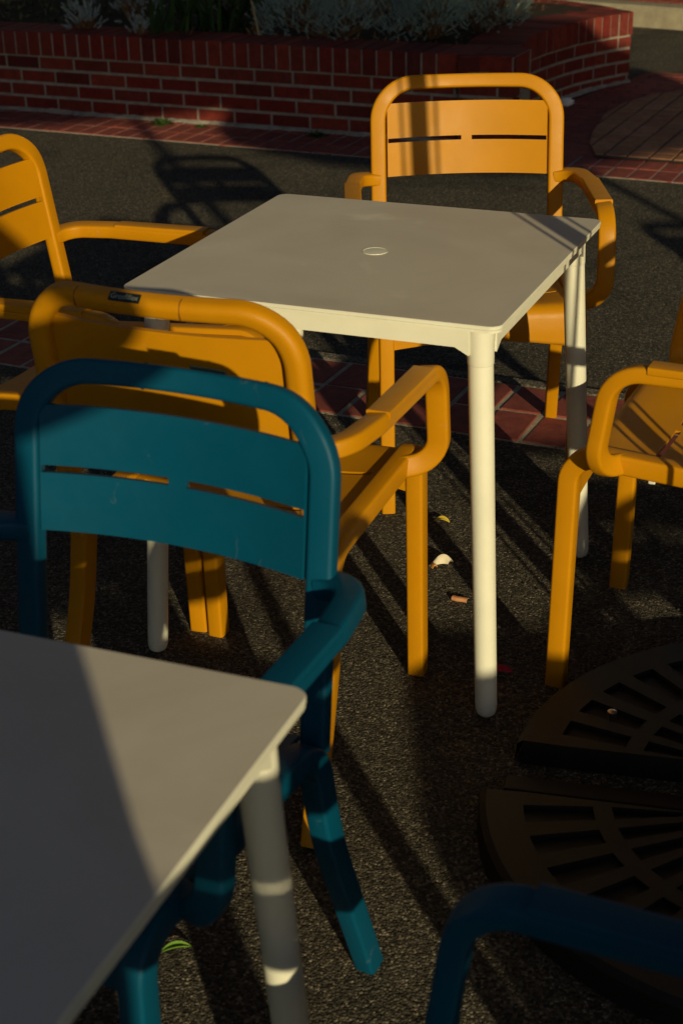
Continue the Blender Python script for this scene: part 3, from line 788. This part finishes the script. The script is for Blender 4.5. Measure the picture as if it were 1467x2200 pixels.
bm = bmesh.new(); sweep(bm, [Vector((.012,-.03,-.01)), Vector((-.01,.02,.10)), Vector((-.045,.08,.26)), Vector((-.05,.14,.42))], (1,0,0), .010, .007, .003, wfun=lambda k: (1-.4*k, 1-.4*k)); link('stem', bm, 'straw', t, 50)
bm = bmesh.new()
for k in range(5): blade(bm, Vector((-.02-.005*k,.03+.02*k,.12+.05*k)), rdir(), Vector((0,0,-1)), .08, .008, .4, 4)
link('leaves', bm, 'dead', t)
o = None; bm = bmesh.new()
for _ in range(3600):
    s_, t_ = random.uniform(-5.5,-2.55), random.uniform(4.5,6.6); p = st(s_, t_, SZ+random.uniform(0,.10)+.07*math.sin(s_*5)*math.cos(t_*4))
    blade(bm, p, rdir(-.1), Vector((0,0,1)), random.uniform(.02,.045), random.uniform(.010,.02), .2, 2)
o = link('ground_cover', bm, 'cover'); tag(o, 'dark low ground cover in the left part of the planter', 'ground cover', kind='stuff')
bm = bmesh.new()
for _ in range(900):
    s_, t_ = random.uniform(-3.0,-1.5), random.uniform(4.36,6.3); p = st(s_, t_, SZ+random.uniform(0,.02))
    blade(bm, p, rdir(-.2), Vector((0,0,-1)), random.uniform(.02,.06), random.uniform(.006,.014), .3, 2)
o = link('leaf_litter', bm, 'dead'); tag(o, 'withered leaf litter on the planter soil', 'leaf litter', kind='stuff')
for i, (x, y, r, lab) in enumerate(((-.90,4.915,.055,'larger green weed at the foot of the brick planter, near the chair shadow'), (-.70,4.825,.03,'tiny weed at the foot of the planter, right of the larger weed'), (-.145,4.575,.05,'dark green weed at the planter foot, left of the far chair'))):
    bm = bmesh.new()
    for _ in range(int(90*r/.05)):
        d = rdir(0); blade(bm, Vector((d.x*r*.8*random.random(), -abs(d.y)*r*.3, 0)), d, Vector((0,0,-1)), random.uniform(.4,1)*r, .012, .3, 3)
    o = link('weed', bm, 'weed'); o.location = (x, y-.012, ZB+.008); tag(o, lab, 'weed', 'weeds at the planter foot')

# ------------------------------------------------------------------ litter on the ground
M['shell'] = simple('pale_peel', (.62,.55,.40), (.75,.68,.52), 40, .6, .3, .002)
M['peel'] = simple('orange_peel', (.55,.22,.05), (.65,.32,.10), 60, .6, .4, .002)
M['butt'] = simple('tan_filter_paper', (.48,.20,.09), (.60,.30,.14), 90, .8, .3, .001)
M['petal'] = simple('red_petal', (.30,.012,.03), (.42,.02,.05), 50, .5, .2, .002)
M['leaf_y'] = simple('yellow_leaf', (.50,.36,.03), (.62,.48,.06), 60, .6, .3, .002)
M['leaf_g'] = simple('fresh_green_leaf', (.10,.24,.02), (.20,.36,.05), 60, .5, .3, .002)
M['tissue'] = simple('white_tissue', (.62,.63,.66), (.75,.76,.78), 60, .9, .5, .003)
def curl(name, m, loc, rz, L, w, curve, lift, label, cat, tilt=0., parent=None, th=.0012):
    bm = bmesh.new()
    def f(u, v):
        ww = w*math.sin(PI*min(.98, .06+.9*(v+.5)))**.7
        return (u*ww, v*L + 0*u, lift*(1-(2*v)**2)*1.0 + curve*(2*u)**2*ww + .002)
    slab(bm, lin(-.5,.5,6), lin(-.5,.5,10), lambda a, b: False, f, -th)
    o = link(name, bm, m, parent, 60)
    if not parent:
        o.location = loc; o.rotation_euler = (tilt, 0, rz); tag(o, label, cat)
    return o
PK = 1.1
pe = thing('fruit_peel', 'curled pale fruit peel lying on the asphalt between the table legs', 'peel', (.139, .135, .004), .25)
bm = bmesh.new()
slab(bm, lin(0, 1, 14), lin(-.5,.5,6), lambda a, b: False, lambda u, v: ((.019+.012*v)*math.cos(.35+2.5*u), (.016+.012*v)*math.sin(.35+2.5*u), .016*(1-(2*v)**2)*math.sin(PI*min(1,.15+u))+.002), .0015)
link('rind', bm, 'shell', pe, 50)
bm = bmesh.new(); slab(bm, lin(0, 1, 6), lin(-.5,.5,4), lambda a, b: False, lambda u, v: ((.018+.010*v)*math.cos(2.75+.7*u), (.015+.010*v)*math.sin(2.75+.7*u), .006*(1-(2*v)**2)+.002), .0015)
link('orange_end', bm, 'peel', pe, 50); pe.scale = (PK,)*3
ci = thing('cigarette_butt', 'crushed tan cigarette butt beside the white table leg', 'cigarette butt', (.166, -.012, .005), -.5)
bm = bmesh.new(); sweep(bm, [Vector((x, .001*math.sin(x*200), 0)) for x in lin(-.013, .011, 6)], (0,1,0), .009, .007, .003); link('filter', bm, 'butt', ci, 60)
bm = bmesh.new(); sweep(bm, [Vector((.0112, 0, 0)), Vector((.016,.001,-.001))], (0,1,0), .008, .006, .0025); link('burnt_end', bm, 'plate', ci, 60); ci.scale = (1.35,)*3
curl('fallen_leaf', 'leaf_y', (.152, .352, .003), 1.3, .034, .018, .25, .006, 'small yellow leaf on the asphalt behind the pale peel', 'leaf')
curl('fallen_leaf', 'leaf_g', (-.326, -1.047, .003), -1.35, .042, .015, .3, .005, 'fresh green leaf on the asphalt under the near white table', 'leaf')
curl('fallen_leaf', 'leaf_y', (.088, .20, .003), .4, .016, .010, .3, .003, 'tiny tan leaf scrap beside the yellow chair leg', 'leaf')
curl('petal', 'petal', (.215, -.300, .003), 1.45, .052, .026, .22, .004, 'red petal on the asphalt behind the white table leg', 'petal')
bm = bmesh.new(); bmesh.ops.create_icosphere(bm, subdivisions=4, radius=.022)
for v in bm.verts:
    d = v.co.normalized(); q = math.sin(d.x*9+2*d.y)*math.cos(d.y*7-3*d.z)*.25+math.sin(d.z*13+d.x*5)*.18+random.uniform(-.05,.05); v.co *= 1+q; v.co.x *= 1.5; v.co.z = max(v.co.z*.8, -.02)
o = link('crumpled_tissue', bm, 'tissue', None, 35); o.location = (1.085, 5.10, ZB+.03); tag(o, 'crumpled white tissue at the foot of the curved planter wall', 'tissue')

bm = bmesh.new()
for _ in range(420):
    s_, t_ = random.uniform(-1.6, 2.0), random.choice((random.uniform(-2.2, .86), random.uniform(-2.2, .86), .872+random.gauss(0,.012), 3.74+random.gauss(0,.02)))
    z = .002 if t_ < 1.3 else ZB+.002; r = random.uniform(.0015, .0042); q = st(s_, t_, z)
    vs = [bm.verts.new(q+Vector((r*random.uniform(.6,1.3)*math.cos(a), r*random.uniform(.5,1.1)*math.sin(a), 0))) for a in (0, 1.5, 3.1, 4.6)]
    tp = bm.verts.new(q+Vector((0,0,r*random.uniform(.5,1.1))))
    for k in range(4): bm.faces.new((vs[k], vs[(k+1)%4], tp))
o = link('grit', bm, 'gravel'); tag(o, 'loose grit scattered over the asphalt', 'grit', kind='stuff')
# ------------------------------------------------------------------ lettering on the maker's plates
fc = bpy.data.curves.new('plate_lettering', 'FONT'); fc.body = 'Grosfillex'; fc.size = .0115; fc.align_x = 'CENTER'; fc.align_y = 'CENTER'; fc.extrude = .0002
fo = bpy.data.objects.new('tmp', fc); COL.objects.link(fo); bpy.context.view_layer.update()
tm = bpy.data.meshes.new_from_object(fo); bpy.data.objects.remove(fo); tm.materials.clear(); tm.materials.append(M['letter'])
for p in [o for o in COL.objects if o.name.startswith('maker_plate')]:
    bb = [Vector(v.co) for v in p.data.vertices]; cx = sum(bb, Vector())/len(bb)
    q = bpy.data.objects.new('lettering', tm); COL.objects.link(q); q.parent = p
    nrm = PLN.normalized(); xax = Vector((1,-.042,0)); nrm = (nrm - xax*nrm.dot(xax)/xax.length_squared).normalized(); xax.normalize(); yax = nrm.cross(xax)
    mt = Matrix((xax, yax, nrm)).transposed().to_4x4(); mt.translation = cx + nrm*.0011
    q.matrix_local = mt

# ------------------------------------------------------------------ unseen buildings added to close off the open sky
M['render'] = simple('slate_facade', (.055,.06,.07), (.08,.085,.095), 6, .9, .4, .01)
M['glass'], _t, _b = mat('window_glass', (.02,.025,.03), .1)
def building(label, loc, rz, L, D, H):
    t = thing('building', label, 'building', loc, rz, 'unseen buildings added to block low sky')
    bm = bmesh.new(); box(bm, -L/2, L/2, 0, D, 0, H); link('wall', bm, 'render', t)
    bm = bmesh.new(); box(bm, -L/2-.3, L/2+.3, -.3, D+.3, H, H+.5); link('roof', bm, 'concrete', t)
    n = int(L/3)
    for fl in range(int(H/3.5)):
        for k in range(n):
            x = -L/2+(k+.5)*L/n; bm = bmesh.new(); box(bm, x-.6, x+.6, -.03, .0, 1+fl*3.4, 2.8+fl*3.4); link('window', bm, 'glass', t)
    return t
building('unseen slate grey building added beyond the planter to block sky', (2, 17, ZB), 0, 44, 10, 8.5)
building('unseen slate grey building added on the left to block sky', (-11, 2, ZB), PI/2, 34, 10, 8)
building('unseen slate grey building added on the right to block sky', (13, 4, ZB), -PI/2, 30, 10, 8)
